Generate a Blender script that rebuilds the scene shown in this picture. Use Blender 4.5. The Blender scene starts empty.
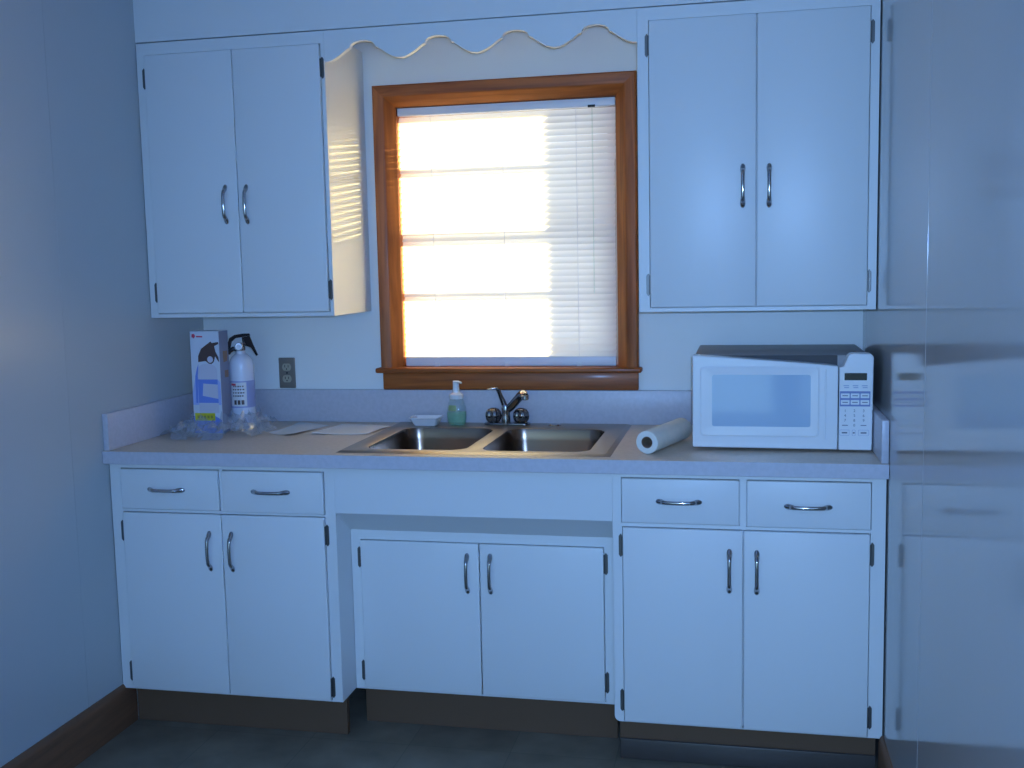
import bpy, bmesh, math, random
from mathutils import Vector, Matrix

C = bpy.context.scene.collection
PI = math.pi
rnd = random.Random(7)

# ------------------------------------------------------------------ materials
def new_mat(name):
    m = bpy.data.materials.new(name)
    m.use_nodes = True
    nt = m.node_tree
    b = nt.nodes['Principled BSDF']
    return m, nt, b

def noise_bump(nt, b, scale, strength, dist=0.002, detail=3.0, stretch=None):
    tc = nt.nodes.new('ShaderNodeTexCoord')
    n = nt.nodes.new('ShaderNodeTexNoise')
    n.inputs['Scale'].default_value = scale
    n.inputs['Detail'].default_value = detail
    src = tc.outputs['Object']
    if stretch:
        mp = nt.nodes.new('ShaderNodeMapping')
        mp.inputs['Scale'].default_value = stretch
        nt.links.new(src, mp.inputs['Vector'])
        src = mp.outputs['Vector']
    nt.links.new(src, n.inputs['Vector'])
    bu = nt.nodes.new('ShaderNodeBump')
    bu.inputs['Strength'].default_value = strength
    bu.inputs['Distance'].default_value = dist
    nt.links.new(n.outputs['Fac'], bu.inputs['Height'])
    nt.links.new(bu.outputs['Normal'], b.inputs['Normal'])
    return n

def plain(name, col, rough=0.5, metal=0.0, spec=0.5, bump=None, coat=0.0, mottled=None, stretch=None):
    m, nt, b = new_mat(name)
    b.inputs['Base Color'].default_value = (*col, 1)
    b.inputs['Roughness'].default_value = rough
    b.inputs['Metallic'].default_value = metal
    b.inputs['Specular IOR Level'].default_value = spec
    if coat:
        b.inputs['Coat Weight'].default_value = coat
        b.inputs['Coat Roughness'].default_value = 0.08
    if bump:
        noise_bump(nt, b, *bump, stretch=stretch)
    if mottled:
        c2, sc = mottled
        tc = nt.nodes.new('ShaderNodeTexCoord')
        n = nt.nodes.new('ShaderNodeTexNoise')
        n.inputs['Scale'].default_value = sc
        n.inputs['Detail'].default_value = 5
        r = nt.nodes.new('ShaderNodeValToRGB')
        r.color_ramp.elements[0].position = 0.38
        r.color_ramp.elements[1].position = 0.62
        r.color_ramp.elements[0].color = (*col, 1)
        r.color_ramp.elements[1].color = (*c2, 1)
        nt.links.new(tc.outputs['Object'], n.inputs['Vector'])
        nt.links.new(n.outputs['Fac'], r.inputs['Fac'])
        nt.links.new(r.outputs['Color'], b.inputs['Base Color'])
    return m

def wood(name, a, c, rough, stretch, coat=0.1):
    m, nt, b = new_mat(name)
    tc = nt.nodes.new('ShaderNodeTexCoord')
    mp = nt.nodes.new('ShaderNodeMapping')
    mp.inputs['Scale'].default_value = stretch
    n = nt.nodes.new('ShaderNodeTexNoise')
    n.inputs['Scale'].default_value = 6
    n.inputs['Detail'].default_value = 6
    n.inputs['Distortion'].default_value = 0.6
    r = nt.nodes.new('ShaderNodeValToRGB')
    r.color_ramp.elements[0].position = 0.32
    r.color_ramp.elements[1].position = 0.68
    r.color_ramp.elements[0].color = (*a, 1)
    r.color_ramp.elements[1].color = (*c, 1)
    nt.links.new(tc.outputs['Object'], mp.inputs['Vector'])
    nt.links.new(mp.outputs['Vector'], n.inputs['Vector'])
    nt.links.new(n.outputs['Fac'], r.inputs['Fac'])
    nt.links.new(r.outputs['Color'], b.inputs['Base Color'])
    b.inputs['Roughness'].default_value = rough
    b.inputs['Coat Weight'].default_value = coat
    b.inputs['Coat Roughness'].default_value = 0.15
    return m

M = {}
M['paint'] = plain('white_enamel_paint', (0.80, 0.81, 0.80), 0.38, bump=(60, 0.10, 0.001))
M['wall'] = plain('wall_panel_paint', (0.55, 0.58, 0.57), 0.30, spec=0.5, bump=(2.2, 0.05, 0.01), stretch=(1, 1, 0.25))
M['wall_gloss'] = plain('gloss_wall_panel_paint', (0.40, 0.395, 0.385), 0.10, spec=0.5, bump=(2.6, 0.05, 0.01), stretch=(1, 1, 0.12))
M['backwall'] = plain('back_wall_paint', (0.90, 0.91, 0.88), 0.42, bump=(40, 0.08, 0.001))
M['ceiling'] = plain('ceiling_paint', (0.75, 0.76, 0.76), 0.7, bump=(50, 0.1, 0.002))
M['rear'] = plain('rear_wall_dimmed', (0.16, 0.13, 0.10), 0.6, bump=(20, 0.1, 0.002))  # unseen wall; dimness put into its colour so chrome reflects a dark room
M['laminate'] = plain('countertop_laminate', (0.57, 0.56, 0.61), 0.36, mottled=((0.61, 0.595, 0.65), 90))
M['worktop'] = plain('worktop_laminate_tan', (0.66, 0.54, 0.42), 0.40, mottled=((0.72, 0.59, 0.47), 90))
M['wood_h'] = wood('varnished_wood_horizontal', (0.26, 0.058, 0.006), (0.48, 0.130, 0.018), 0.5, (0.6, 9, 9))
M['wood_v'] = wood('varnished_wood_vertical', (0.26, 0.058, 0.006), (0.48, 0.130, 0.018), 0.5, (9, 9, 0.6))
M['base_wood'] = wood('dark_brown_baseboard_wood', (0.16, 0.075, 0.036), (0.23, 0.105, 0.05), 0.6, (3, 0.5, 6), 0.1)
M['toe'] = plain('dark_brown_toe_board_paint', (0.145, 0.085, 0.050), 0.6, spec=0.3, bump=(30, 0.1, 0.001))
M['shoe'] = plain('worn_black_shoe_moulding', (0.075, 0.062, 0.055), 0.4)
M['chrome'] = plain('chrome', (0.44, 0.44, 0.45), 0.15, 1.0)
M['hinge'] = plain('dull_hinge_metal', (0.15, 0.15, 0.15), 0.40, 0.9)
M['steel'] = plain('brushed_stainless_steel', (0.40, 0.355, 0.31), 0.42, 1.0, bump=(30, 0.05, 0.0005), stretch=(1, 14, 14))
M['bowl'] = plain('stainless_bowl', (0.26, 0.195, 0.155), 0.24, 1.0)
M['drain'] = plain('drain_metal', (0.35, 0.35, 0.36), 0.25, 1.0)
M['dark'] = plain('black_plastic', (0.018, 0.018, 0.02), 0.35)
M['lever'] = plain('black_painted_lever', (0.030, 0.022, 0.022), 0.7, spec=0.15)
M['darkchrome'] = plain('smoky_chrome', (0.30, 0.29, 0.30), 0.14, 1.0)
M['white_plastic'] = plain('white_plastic', (0.84, 0.85, 0.86), 0.22, coat=0.3)
M['mw_body'] = plain('microwave_casing_enamel', (0.34, 0.33, 0.33), 0.45)  # white casing greyed, its dim grazing-lit top put into the colour
M['mw_dark'] = plain('dark_grey_plastic', (0.055, 0.052, 0.055), 0.6)
M['display'] = plain('display_glass', (0.012, 0.014, 0.02), 0.08)
M['mwglass'] = plain('microwave_window_screen', (0.46, 0.60, 0.74), 0.06, coat=0.6)
M['key_blue'] = plain('blue_key_frame', (0.20, 0.26, 0.50), 0.4)
M['key_line'] = plain('pale_blue_print', (0.33, 0.38, 0.55), 0.4)
M['print'] = plain('grey_print', (0.14, 0.15, 0.20), 0.5)
M['paper'] = plain('white_paper', (0.78, 0.78, 0.78), 0.7, bump=(25, 0.2, 0.002))
M['towel'] = plain('paper_towel', (0.80, 0.80, 0.74), 0.9, bump=(160, 0.6, 0.002), mottled=((0.73, 0.76, 0.71), 26))
M['cardboard'] = plain('brown_cardboard', (0.30, 0.20, 0.14), 0.9)
M['box_white'] = plain('box_print_white', (0.68, 0.72, 0.80), 0.35)
M['box_side'] = plain('box_dark_side', (0.20, 0.24, 0.36), 0.4)
M['box_blue'] = plain('box_print_blue', (0.16, 0.27, 0.72), 0.35)
M['box_lblue'] = plain('box_print_light_blue', (0.40, 0.50, 0.85), 0.35)
M['box_pic'] = plain('box_print_pale_picture', (0.62, 0.62, 0.72), 0.35)
M['yellow'] = plain('box_print_yellow', (0.62, 0.58, 0.03), 0.35)
M['olive'] = plain('box_print_olive', (0.30, 0.30, 0.04), 0.35)
M['red'] = plain('print_red', (0.62, 0.06, 0.10), 0.4)
M['box_black'] = plain('box_print_black', (0.09, 0.05, 0.045), 0.35)
M['ext_white'] = plain('extinguisher_white_enamel', (0.80, 0.82, 0.93), 0.25, coat=0.4)
M['label_blue'] = plain('label_lavender_blue', (0.36, 0.40, 0.66), 0.4)
M['label_white'] = plain('label_white', (0.80, 0.79, 0.82), 0.4)
M['outlet'] = plain('brown_outlet_plate', (0.21, 0.18, 0.15), 0.35)
M['ivory'] = plain('ivory_receptacle', (0.42, 0.38, 0.29), 0.4)
M['slot'] = plain('outlet_slot_black', (0.02, 0.02, 0.02), 0.6)
M['cap'] = plain('blind_rail_white', (0.78, 0.79, 0.82), 0.4)
M['outside_trim'] = plain('sash_paint', (0.55, 0.50, 0.42), 0.5)

# floor: dark green vinyl tiles
m, nt, b = new_mat('dark_green_vinyl_floor')
tc = nt.nodes.new('ShaderNodeTexCoord')
br = nt.nodes.new('ShaderNodeTexBrick')
br.offset = 0.0
br.inputs['Scale'].default_value = 1.0
br.inputs['Brick Width'].default_value = 0.305
br.inputs['Row Height'].default_value = 0.305
br.inputs['Mortar Size'].default_value = 0.0012
br.inputs['Color1'].default_value = (0.27, 0.23, 0.17, 1)
br.inputs['Color2'].default_value = (0.31, 0.27, 0.20, 1)
br.inputs['Mortar'].default_value = (0.20, 0.175, 0.13, 1)
ns = nt.nodes.new('ShaderNodeTexNoise'); ns.inputs['Scale'].default_value = 9; ns.inputs['Detail'].default_value = 8
mx = nt.nodes.new('ShaderNodeMixRGB'); mx.blend_type = 'MULTIPLY'; mx.inputs['Fac'].default_value = 0.7
nt.links.new(tc.outputs['Object'], br.inputs['Vector'])
nt.links.new(tc.outputs['Object'], ns.inputs['Vector'])
nt.links.new(br.outputs['Color'], mx.inputs['Color1'])
nt.links.new(ns.outputs['Fac'], mx.inputs['Color2'])
nt.links.new(mx.outputs['Color'], b.inputs['Base Color'])
b.inputs['Roughness'].default_value = 0.35
M['floor'] = m

# translucent blind slats
m, nt, b = new_mat('translucent_blind_slat')
b.inputs['Base Color'].default_value = (0.86, 0.86, 0.84, 1)
b.inputs['Roughness'].default_value = 0.4
tr = nt.nodes.new('ShaderNodeBsdfTranslucent'); tr.inputs['Color'].default_value = (0.95, 0.93, 0.87, 1)
mix = nt.nodes.new('ShaderNodeMixShader'); mix.inputs['Fac'].default_value = 0.5
out = nt.nodes['Material Output']
nt.links.new(b.outputs[0], mix.inputs[1]); nt.links.new(tr.outputs[0], mix.inputs[2]); nt.links.new(mix.outputs[0], out.inputs['Surface'])
M['slat'] = m

def thin_clear(name, col, gloss_fac, rough, diff=0.0, dcol=(1, 1, 1)):
    m, nt, b = new_mat(name)
    nt.nodes.remove(b)
    out = nt.nodes['Material Output']
    t = nt.nodes.new('ShaderNodeBsdfTransparent'); t.inputs['Color'].default_value = (*col, 1)
    g = nt.nodes.new('ShaderNodeBsdfGlossy'); g.inputs['Roughness'].default_value = rough
    lw = nt.nodes.new('ShaderNodeLayerWeight'); lw.inputs['Blend'].default_value = 0.5
    fr = nt.nodes.new('ShaderNodeMath'); fr.operation = 'POWER'; fr.inputs[1].default_value = 4.5
    nt.links.new(lw.outputs['Facing'], fr.inputs[0])
    ad = nt.nodes.new('ShaderNodeMath'); ad.operation = 'ADD'; ad.inputs[1].default_value = gloss_fac; ad.use_clamp = True
    mx = nt.nodes.new('ShaderNodeMixShader')
    nt.links.new(fr.outputs[0], ad.inputs[0]); nt.links.new(ad.outputs[0], mx.inputs['Fac'])
    nt.links.new(t.outputs[0], mx.inputs[1]); nt.links.new(g.outputs[0], mx.inputs[2])
    last = mx
    if diff:
        d = nt.nodes.new('ShaderNodeBsdfDiffuse'); d.inputs['Color'].default_value = (*dcol, 1)
        m2 = nt.nodes.new('ShaderNodeMixShader'); m2.inputs['Fac'].default_value = diff
        nt.links.new(mx.outputs[0], m2.inputs[1]); nt.links.new(d.outputs[0], m2.inputs[2])
        last = m2
    nt.links.new(last.outputs[0], out.inputs['Surface'])
    return m
M['glass'] = thin_clear('window_pane_glass', (0.97, 0.98, 0.98), 0.0, 0.02)
M['film'] = thin_clear('clear_plastic_film', (0.88, 0.92, 0.97), 0.20, 0.05, 0.16, (0.75, 0.8, 0.9))
M['bottle'] = thin_clear('clear_bottle_plastic', (0.93, 0.98, 0.96), 0.06, 0.04)
M['soap'] = thin_clear('green_liquid_soap', (0.84, 0.99, 0.90), 0.04, 0.04, 0.14, (0.55, 0.90, 0.62))
M['soaplabel'] = plain('bottle_label_green', (0.32, 0.42, 0.20), 0.4)

# ------------------------------------------------------------------ mesh helpers
class MB:
    def __init__(self):
        self.bm = bmesh.new()
    def _merge(self, t):
        me = bpy.data.meshes.new('tmp'); t.to_mesh(me); t.free()
        self.bm.from_mesh(me); bpy.data.meshes.remove(me)
    def box(self, x0, x1, y0, y1, z0, z1, bev=0.0, seg=2):
        t = bmesh.new()
        bmesh.ops.create_cube(t, size=1.0)
        for v in t.verts:
            v.co = Vector(((x0 + x1) / 2 + v.co.x * (x1 - x0), (y0 + y1) / 2 + v.co.y * (y1 - y0), (z0 + z1) / 2 + v.co.z * (z1 - z0)))
        if bev:
            bmesh.ops.bevel(t, geom=list(t.edges), offset=bev, segments=seg, profile=0.5, affect='EDGES')
        self._merge(t); return self
    def prism(self, pts, axis, a0, a1, bev=0.0, seg=2, bev_front_only=False):
        """pts: 2-D outline; axis 'x' -> (y,z), 'y' -> (x,z), 'z' -> (x,y)"""
        t = bmesh.new()
        def co(p, a):
            return {'x': (a, p[0], p[1]), 'y': (p[0], a, p[1]), 'z': (p[0], p[1], a)}[axis]
        A = [t.verts.new(co(p, a0)) for p in pts]
        B = [t.verts.new(co(p, a1)) for p in pts]
        fa = t.faces.new(A); t.faces.new(B[::-1])
        n = len(pts)
        for i in range(n):
            t.faces.new((A[i], B[i], B[(i + 1) % n], A[(i + 1) % n]))
        bmesh.ops.recalc_face_normals(t, faces=t.faces)
        if bev:
            ed = list(fa.edges) if bev_front_only else [e for e in t.edges if len(e.link_faces) == 2 and e.calc_face_angle(0) > 0.6]
            bmesh.ops.bevel(t, geom=ed, offset=bev, segments=seg, profile=0.5, affect='EDGES')
        self._merge(t); return self
    def lathe(self, prof, c, n=32, axis='z', scale=(1, 1)):
        t = bmesh.new(); rings = []
        for r, h in prof:
            if r < 1e-6:
                rings.append([t.verts.new((0, 0, h))])
            else:
                rings.append([t.verts.new((r * math.cos(2 * PI * i / n) * scale[0], r * math.sin(2 * PI * i / n) * scale[1], h)) for i in range(n)])
        for a, b_ in zip(rings, rings[1:]):
            for i in range(n):
                j = (i + 1) % n
                if len(a) == 1 and len(b_) == 1: continue
                if len(a) == 1: t.faces.new((a[0], b_[i], b_[j]))
                elif len(b_) == 1: t.faces.new((a[i], a[j], b_[0]))
                else: t.faces.new((a[i], a[j], b_[j], b_[i]))
        rot = Matrix.Identity(3)
        if axis == 'y': rot = Matrix.Rotation(PI / 2, 3, 'X')
        elif axis == 'x': rot = Matrix.Rotation(PI / 2, 3, 'Y')
        elif isinstance(axis, Vector): rot = Vector((0, 0, 1)).rotation_difference(axis).to_matrix()
        for v in t.verts: v.co = rot @ v.co + Vector(c)
        bmesh.ops.recalc_face_normals(t, faces=t.faces)
        self._merge(t); return self
    def sweep(self, pts, radii, n=12, up=(0, 0, 1), cap=True):
        """elliptical tube; radii: list of r or (ra along up-side, rb along binormal)"""
        t = bmesh.new(); rings = []
        P = [Vector(p) for p in pts]
        for i, p in enumerate(P):
            d = (P[min(i + 1, len(P) - 1)] - P[max(i - 1, 0)]).normalized()
            u = Vector(up); u = (u - d * u.dot(d))
            if u.length < 1e-4: u = Vector((1, 0, 0)) - d * d.x
            u.normalize(); w = d.cross(u)
            r = radii[i] if isinstance(radii, (list, tuple)) else radii
            ra, rb = r if isinstance(r, (list, tuple)) else (r, r)
            rings.append([t.verts.new(p + u * ra * math.cos(2 * PI * k / n) + w * rb * math.sin(2 * PI * k / n)) for k in range(n)])
        for a, b_ in zip(rings, rings[1:]):
            for k in range(n):
                t.faces.new((a[k], a[(k + 1) % n], b_[(k + 1) % n], b_[k]))
        if cap:
            t.faces.new(rings[0][::-1]); t.faces.new(rings[-1])
        bmesh.ops.recalc_face_normals(t, faces=t.faces)
        self._merge(t); return self
    def quad(self, pts):
        vs = [self.bm.verts.new(p) for p in pts]
        self.bm.faces.new(vs); return self
    def build(self, name, mat, parent=None, smooth=True, origin=None):
        me = bpy.data.meshes.new(name)
        if origin is not None:
            o_ = Vector(origin)
            for v in self.bm.verts: v.co -= o_
        self.bm.to_mesh(me); self.bm.free()
        me.materials.append(mat)
        if smooth:
            me.shade_smooth()
            try: me.set_sharp_from_angle(angle=math.radians(35))
            except Exception: pass
        o = bpy.data.objects.new(name, me)
        C.objects.link(o)
        if origin is not None: o.location = origin
        if parent is not None:
            o.parent = parent
            o.matrix_parent_inverse = Matrix.Translation(-parent_world(parent))
        return o

def parent_world(p):
    # every object's stored location is its world place (no parent is rotated or scaled)
    return Vector(p.location)

def thing(name, label, cat, loc=(0, 0, 0), group=None):
    o = bpy.data.objects.new(name, None)
    o.empty_display_size = 0.05
    C.objects.link(o); o.location = loc
    o['label'] = label; o['category'] = cat
    if group: o['group'] = group
    return o

def tag(o, label, cat, group=None):
    o['label'] = label; o['category'] = cat
    if group: o['group'] = group
    return o

def struct(o):
    o['kind'] = 'structure'; return o

def rrect(x0, x1, z0, z1, r, n=5):
    pts = []
    for cx, cz, a0 in ((x1 - r, z1 - r, 0), (x0 + r, z1 - r, PI / 2), (x0 + r, z0 + r, PI), (x1 - r, z0 + r, 1.5 * PI)):
        for k in range(n + 1):
            a = a0 + PI / 2 * k / n
            pts.append((cx + r * math.cos(a), cz + r * math.sin(a)))
    return pts

def text_mesh(body, size, x, y, z, mat, name, parent, align='CENTER', sx=1.0):
    cu = bpy.data.curves.new('txt', 'FONT'); cu.body = body; cu.size = size; cu.align_x = align; cu.align_y = 'CENTER'
    ob = bpy.data.objects.new('txt', cu); C.objects.link(ob)
    dg = bpy.context.evaluated_depsgraph_get()
    me = bpy.data.meshes.new_from_object(ob.evaluated_get(dg))
    bpy.data.objects.remove(ob)
    me.transform(Matrix.Rotation(PI / 2, 4, 'X') @ Matrix.Diagonal((sx, 1, 1, 1)))
    me.transform(Matrix.Translation((x, y, z)))
    me.materials.clear(); me.materials.append(mat)
    me.name = name
    o = bpy.data.objects.new(name, me); C.objects.link(o)
    if parent is not None:
        o.parent = parent; o.matrix_parent_inverse = Matrix.Translation(-parent_world(parent))
    return o

# ------------------------------------------------------------------ room dimensions
W = 2.241          # room width
YB = -6.2          # wall behind the viewer
HC = 2.45          # ceiling
OX0, OX1, OZ0, OZ1 = 0.738, 1.475, 1.060, 1.930   # window opening

struct(MB().box(-0.12, W + 0.12, YB - 0.12, 0.16, -0.08, 0.0).build('floor', M['floor'], smooth=False))
struct(MB().box(-0.12, W + 0.12, YB - 0.12, 0.16, HC, HC + 0.08).build('ceiling', M['ceiling'], smooth=False))
struct(MB().box(-0.12, 0.0, YB, 0.16, 0.0, HC).build('wall_left', M['wall'], smooth=False))
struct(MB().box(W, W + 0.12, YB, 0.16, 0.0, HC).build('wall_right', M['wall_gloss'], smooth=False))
struct(MB().box(-0.12, W + 0.12, YB - 0.12, YB, 0.0, HC).build('wall_rear', M['rear'], smooth=False))
wb = MB()
wb.box(0, OX0 - 0.018, 0, 0.15, 0, HC); wb.box(OX1 + 0.018, W, 0, 0.15, 0, HC)
wb.box(OX0 - 0.018, OX1 + 0.018, 0, 0.15, 0, OZ0 - 0.02); wb.box(OX0 - 0.018, OX1 + 0.018, 0, 0.15, OZ1 + 0.018, HC)
struct(wb.build('wall_back', M['backwall'], smooth=False))
# soffit above the wall cabinets; hidden tongue added behind the valance blocks sun leaks
struct(MB().box(0.0, W, -0.343, -0.320, 2.1195, HC).box(0.633, 1.576, -0.3265, -0.320, 2.100, 2.121).build('trim_1', M['paint'], smooth=False))
# seams of the wall panelling
struct(MB().box(0.0, 0.0010, -0.806, -0.798, 0.135, HC, 0.0006, 1).build('trim_2', M['wall']))
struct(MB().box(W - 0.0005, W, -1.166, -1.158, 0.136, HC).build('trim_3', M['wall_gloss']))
# baseboards
bl = MB().prism([(0.0, 0.0), (0.013, 0.0), (0.013, 0.115), (0.010, 0.128), (0.005, 0.135), (0.0, 0.135)], 'y', YB, -0.575)
struct(bl.build('baseboard_left', M['base_wood']))
brd = MB().prism([(W, 0.0), (W, 0.135), (W - 0.005, 0.135), (W - 0.010, 0.128), (W - 0.013, 0.115), (W - 0.013, 0.0)], 'y', YB, -0.632)
struct(brd.build('baseboard_right', M['base_wood']))

# ------------------------------------------------------------------ window
win = bpy.data.objects.new('window_1', None); C.objects.link(win); win.location = ((OX0 + OX1) / 2, 0, OZ0); struct(win)
def frame_side(prof, side):
    """mitred casing: prof = [(offset outward, y)]"""
    t = MB(); bm = t.bm
    def corners(o):
        return {'l': [(OX0 - o, OZ0), (OX0 - o, OZ1 + o)], 't': [(OX0 - o, OZ1 + o), (OX1 + o, OZ1 + o)], 'r': [(OX1 + o, OZ1 + o), (OX1 + o, OZ0)]}[side]
    rows = []
    for o, y in prof:
        rows.append([bm.verts.new((x, y, z)) for x, z in corners(o)])
    n = len(rows)
    for i in range(n):
        a, b_ = rows[i], rows[(i + 1) % n]
        bm.faces.new((a[0], a[1], b_[1], b_[0]))
    bm.faces.new([r[0] for r in rows]); bm.faces.new([r[1] for r in rows][::-1])
    bmesh.ops.recalc_face_normals(bm, faces=bm.faces)
    return t
prof = [(0.0, 0.012), (0.0, 0.004), (0.003, 0.001), (0.028, -0.029), (0.031, -0.0315), (0.035, -0.0335), (0.064, -0.0345), (0.0685, -0.031), (0.0695, -0.026), (0.0695, 0.0)]
for s, mt in (('l', 'wood_v'), ('t', 'wood_h'), ('r', 'wood_v')):
    frame_side(prof, s).build('casing', M[mt], win)
MB().box(OX0 - 0.086, OX1 + 0.080, -0.048, 0.05, 1.043, 1.060, 0.006, 3).build('stool', M['wood_h'], win)
MB().box(OX0 - 0.0675, OX1 + 0.0675, -0.022, 0.0, 0.9845, 1.043, 0.003).build('apron', M['wood_h'], win)
j = MB()
j.box(OX0 - 0.018, OX0, 0.012, 0.160, OZ0 - 0.018, OZ1 + 0.018); j.box(OX1, OX1 + 0.018, 0.012, 0.160, OZ0 - 0.018, OZ1 + 0.018)
j.box(OX0, OX1, 0.012, 0.160, OZ1, OZ1 + 0.018); j.box(OX0, OX1, 0.05, 0.160, OZ0 - 0.018, OZ0)
j.build('jamb', M['wood_v'], win, smooth=False)
def sash(y0, y1, z0, z1, zm):
    s = MB()
    s.box(OX0, OX0 + 0.040, y0, y1, z0, z1); s.box(OX1 - 0.040, OX1, y0, y1, z0, z1)
    s.box(OX0 + 0.04, OX1 - 0.04, y0, y1, z0, z0 + 0.036); s.box(OX0 + 0.04, OX1 - 0.04, y0, y1, z1 - 0.036, z1)
    s.box(OX0 + 0.04, OX1 - 0.04, y0 + 0.004, y1 - 0.004, zm - 0.012, zm + 0.012)
    o = s.build('sash', M['outside_trim'], win, smooth=False)
    g = MB().box(OX0 + 0.04, OX1 - 0.04, (y0 + y1) / 2 - 0.0015, (y0 + y1) / 2 + 0.0015, z0 + 0.036, z1 - 0.036)
    g.build('pane', M['glass'], o, smooth=False)
sash(0.080, 0.108, OZ0, 1.515, 1.305)
sash(0.112, 0.140, 1.485, OZ1, 1.725)

# ------------------------------------------------------------------ mini blind
BY = 0.026
bt = thing('window_blind', 'white horizontal mini blind glowing in the wood-framed window', 'blind', ((OX0 + OX1) / 2, BY, OZ1))
MB().box(OX0 + 0.003, OX1 - 0.003, BY - 0.014, BY + 0.014, OZ1 - 0.028, OZ1 - 0.002, 0.002).build('headrail', M['cap'], bt)
sl = MB()
TILT_OPEN, TILT_SHUT = 60.2, 64.0
NS = 39; pitch = 0.0207; zt = 1.888
for k in range(NS):
    z = zt - k * pitch
    th = math.radians(TILT_OPEN if 1.49 < z < 1.84 else TILT_SHUT)
    sh = 0.004 if z > 1.74 else 0.0
    x0, x1 = OX0 + 0.004, OX1 - 0.008 + sh
    rows = []
    for i in range(5):
        s = -0.0125 + 0.025 * i / 4
        cam = 0.0022 * (1 - (s / 0.0125) ** 2)
        # inner (room) edge down, outer edge up; crown towards the room-top side
        y = BY + s * math.cos(th) - cam * math.sin(th)
        zz = z + s * math.sin(th) + cam * math.cos(th)
        rows.append([sl.bm.verts.new((x0, y, zz)), sl.bm.verts.new((x1, y, zz))])
    for a, b_ in zip(rows, rows[1:]):
        sl.bm.faces.new((a[0], a[1], b_[1], b_[0]))
sl.build('slat_panel', M['slat'], bt)
MB().box(OX0 + 0.005, OX1 - 0.008, BY - 0.011, BY + 0.011, 1.061, 1.093, 0.003).build('bottom_rail', M['cap'], bt)
for x in (0.855, 1.10, 1.345):
    MB().sweep([(x, BY - 0.0145, 1.09), (x, BY - 0.0145, 1.903)], 0.0008, 6).build('ladder_cord', M['cap'], bt)
    MB().box(x - 0.009, x + 0.009, BY - 0.0135, BY - 0.0105, 1.0605, 1.074, 0.001, 1).build('rail_clip', M['white_plastic'], bt)
MB().box(1.384, 1.408, BY - 0.017, BY - 0.0135, 1.899, 1.907, 0.001, 1).build('tilt_hook', M['dark'], bt)
MB().sweep([(1.398, BY - 0.017, 1.899), (1.3985, BY - 0.018, 1.60), (1.398, BY - 0.017, 1.30)], 0.0022, 8).build('tilt_wand', M['bottle'], bt)

# ------------------------------------------------------------------ cabinet hardware
def make_handle_mesh():
    pts2 = [(-0.0610, 0.0015), (-0.0575, 0.0030), (-0.0520, 0.0045), (-0.0455, 0.0080), (-0.0400, 0.0145), (-0.0340, 0.0190), (-0.0180, 0.0215), (0.0, 0.0225)]
    rad = [(0.0030, 0.0015), (0.0060, 0.0026), (0.0074, 0.0040), (0.0074, 0.0050), (0.0066, 0.0052), (0.0056, 0.0046), (0.0052, 0.0042), (0.0052, 0.0042)]
    pts2 = pts2 + [(-a, h) for a, h in pts2[-2::-1]]
    rad = rad + rad[-2::-1]
    # refine by linear subdivision
    P, R_ = [], []
    for i in range(len(pts2) - 1):
        for k in range(3):
            f = k / 3
            P.append((0, -(pts2[i][1] * (1 - f) + pts2[i + 1][1] * f), pts2[i][0] * (1 - f) + pts2[i + 1][0] * f))
            R_.append(tuple(rad[i][q] * (1 - f) + rad[i + 1][q] * f for q in (0, 1)))
    P.append((0, -pts2[-1][1], pts2[-1][0])); R_.append(rad[-1])
    t = MB().sweep(P, R_, 12, up=(1, 0, 0))
    me = bpy.data.meshes.new('handle'); t.bm.to_mesh(me); t.bm.free()
    me.materials.append(M['chrome']); me.shade_smooth()
    return me
HANDLE = make_handle_mesh()
def handle(parent, x, y, z, horizontal=False):
    o = bpy.data.objects.new('handle', HANDLE); C.objects.link(o)
    o.parent = parent
    o.location = (x, y, z)
    o['label'] = 'chrome bow handle'
    if horizontal: o.rotation_euler = (0, PI / 2, 0)
    o.matrix_parent_inverse = Matrix.Translation(-parent_world(parent))
    return o
def make_hinge_mesh():
    t = MB()
    t.prism([(-0.0052, -0.026), (0.0, -0.033), (0.0052, -0.026), (0.0052, 0.026), (0.0, 0.033), (-0.0052, 0.026)], 'y', -0.0030, 0.0, 0.0008, 1)
    t.sweep([(0.0052, -0.0045, -0.027), (0.0052, -0.0045, 0.027)], 0.0030, 10)
    t.lathe([(0.0, -0.0012), (0.0022, -0.001), (0.0024, 0.0)], (-0.001, -0.003, 0.016), 10, 'y')
    t.lathe([(0.0, -0.0012), (0.0022, -0.001), (0.0024, 0.0)], (-0.001, -0.003, -0.016), 10, 'y')
    me = bpy.data.meshes.new('hinge'); t.bm.to_mesh(me); t.bm.free()
    me.materials.append(M['hinge']); me.shade_smooth(); me.set_sharp_from_angle(angle=math.radians(35))
    return me
HINGE = make_hinge_mesh()
def hinge(parent, x, y, z, flip=False):
    o = bpy.data.objects.new('hinge', HINGE); C.objects.link(o)
    o.parent = parent; o.location = (x, y, z)
    if flip: o.scale = (-1, 1, 1)
    o.matrix_parent_inverse = Matrix.Translation(-parent_world(parent))
    return o
def panel(name, x0, x1, z0, z1, yf, parent, th=0.010):
    return MB().box(x0, x1, yf - th, yf + 0.010, z0, z1, 0.0030, 3).build(name, M['paint'], parent, origin=((x0 + x1) / 2, yf, (z0 + z1) / 2))
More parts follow.
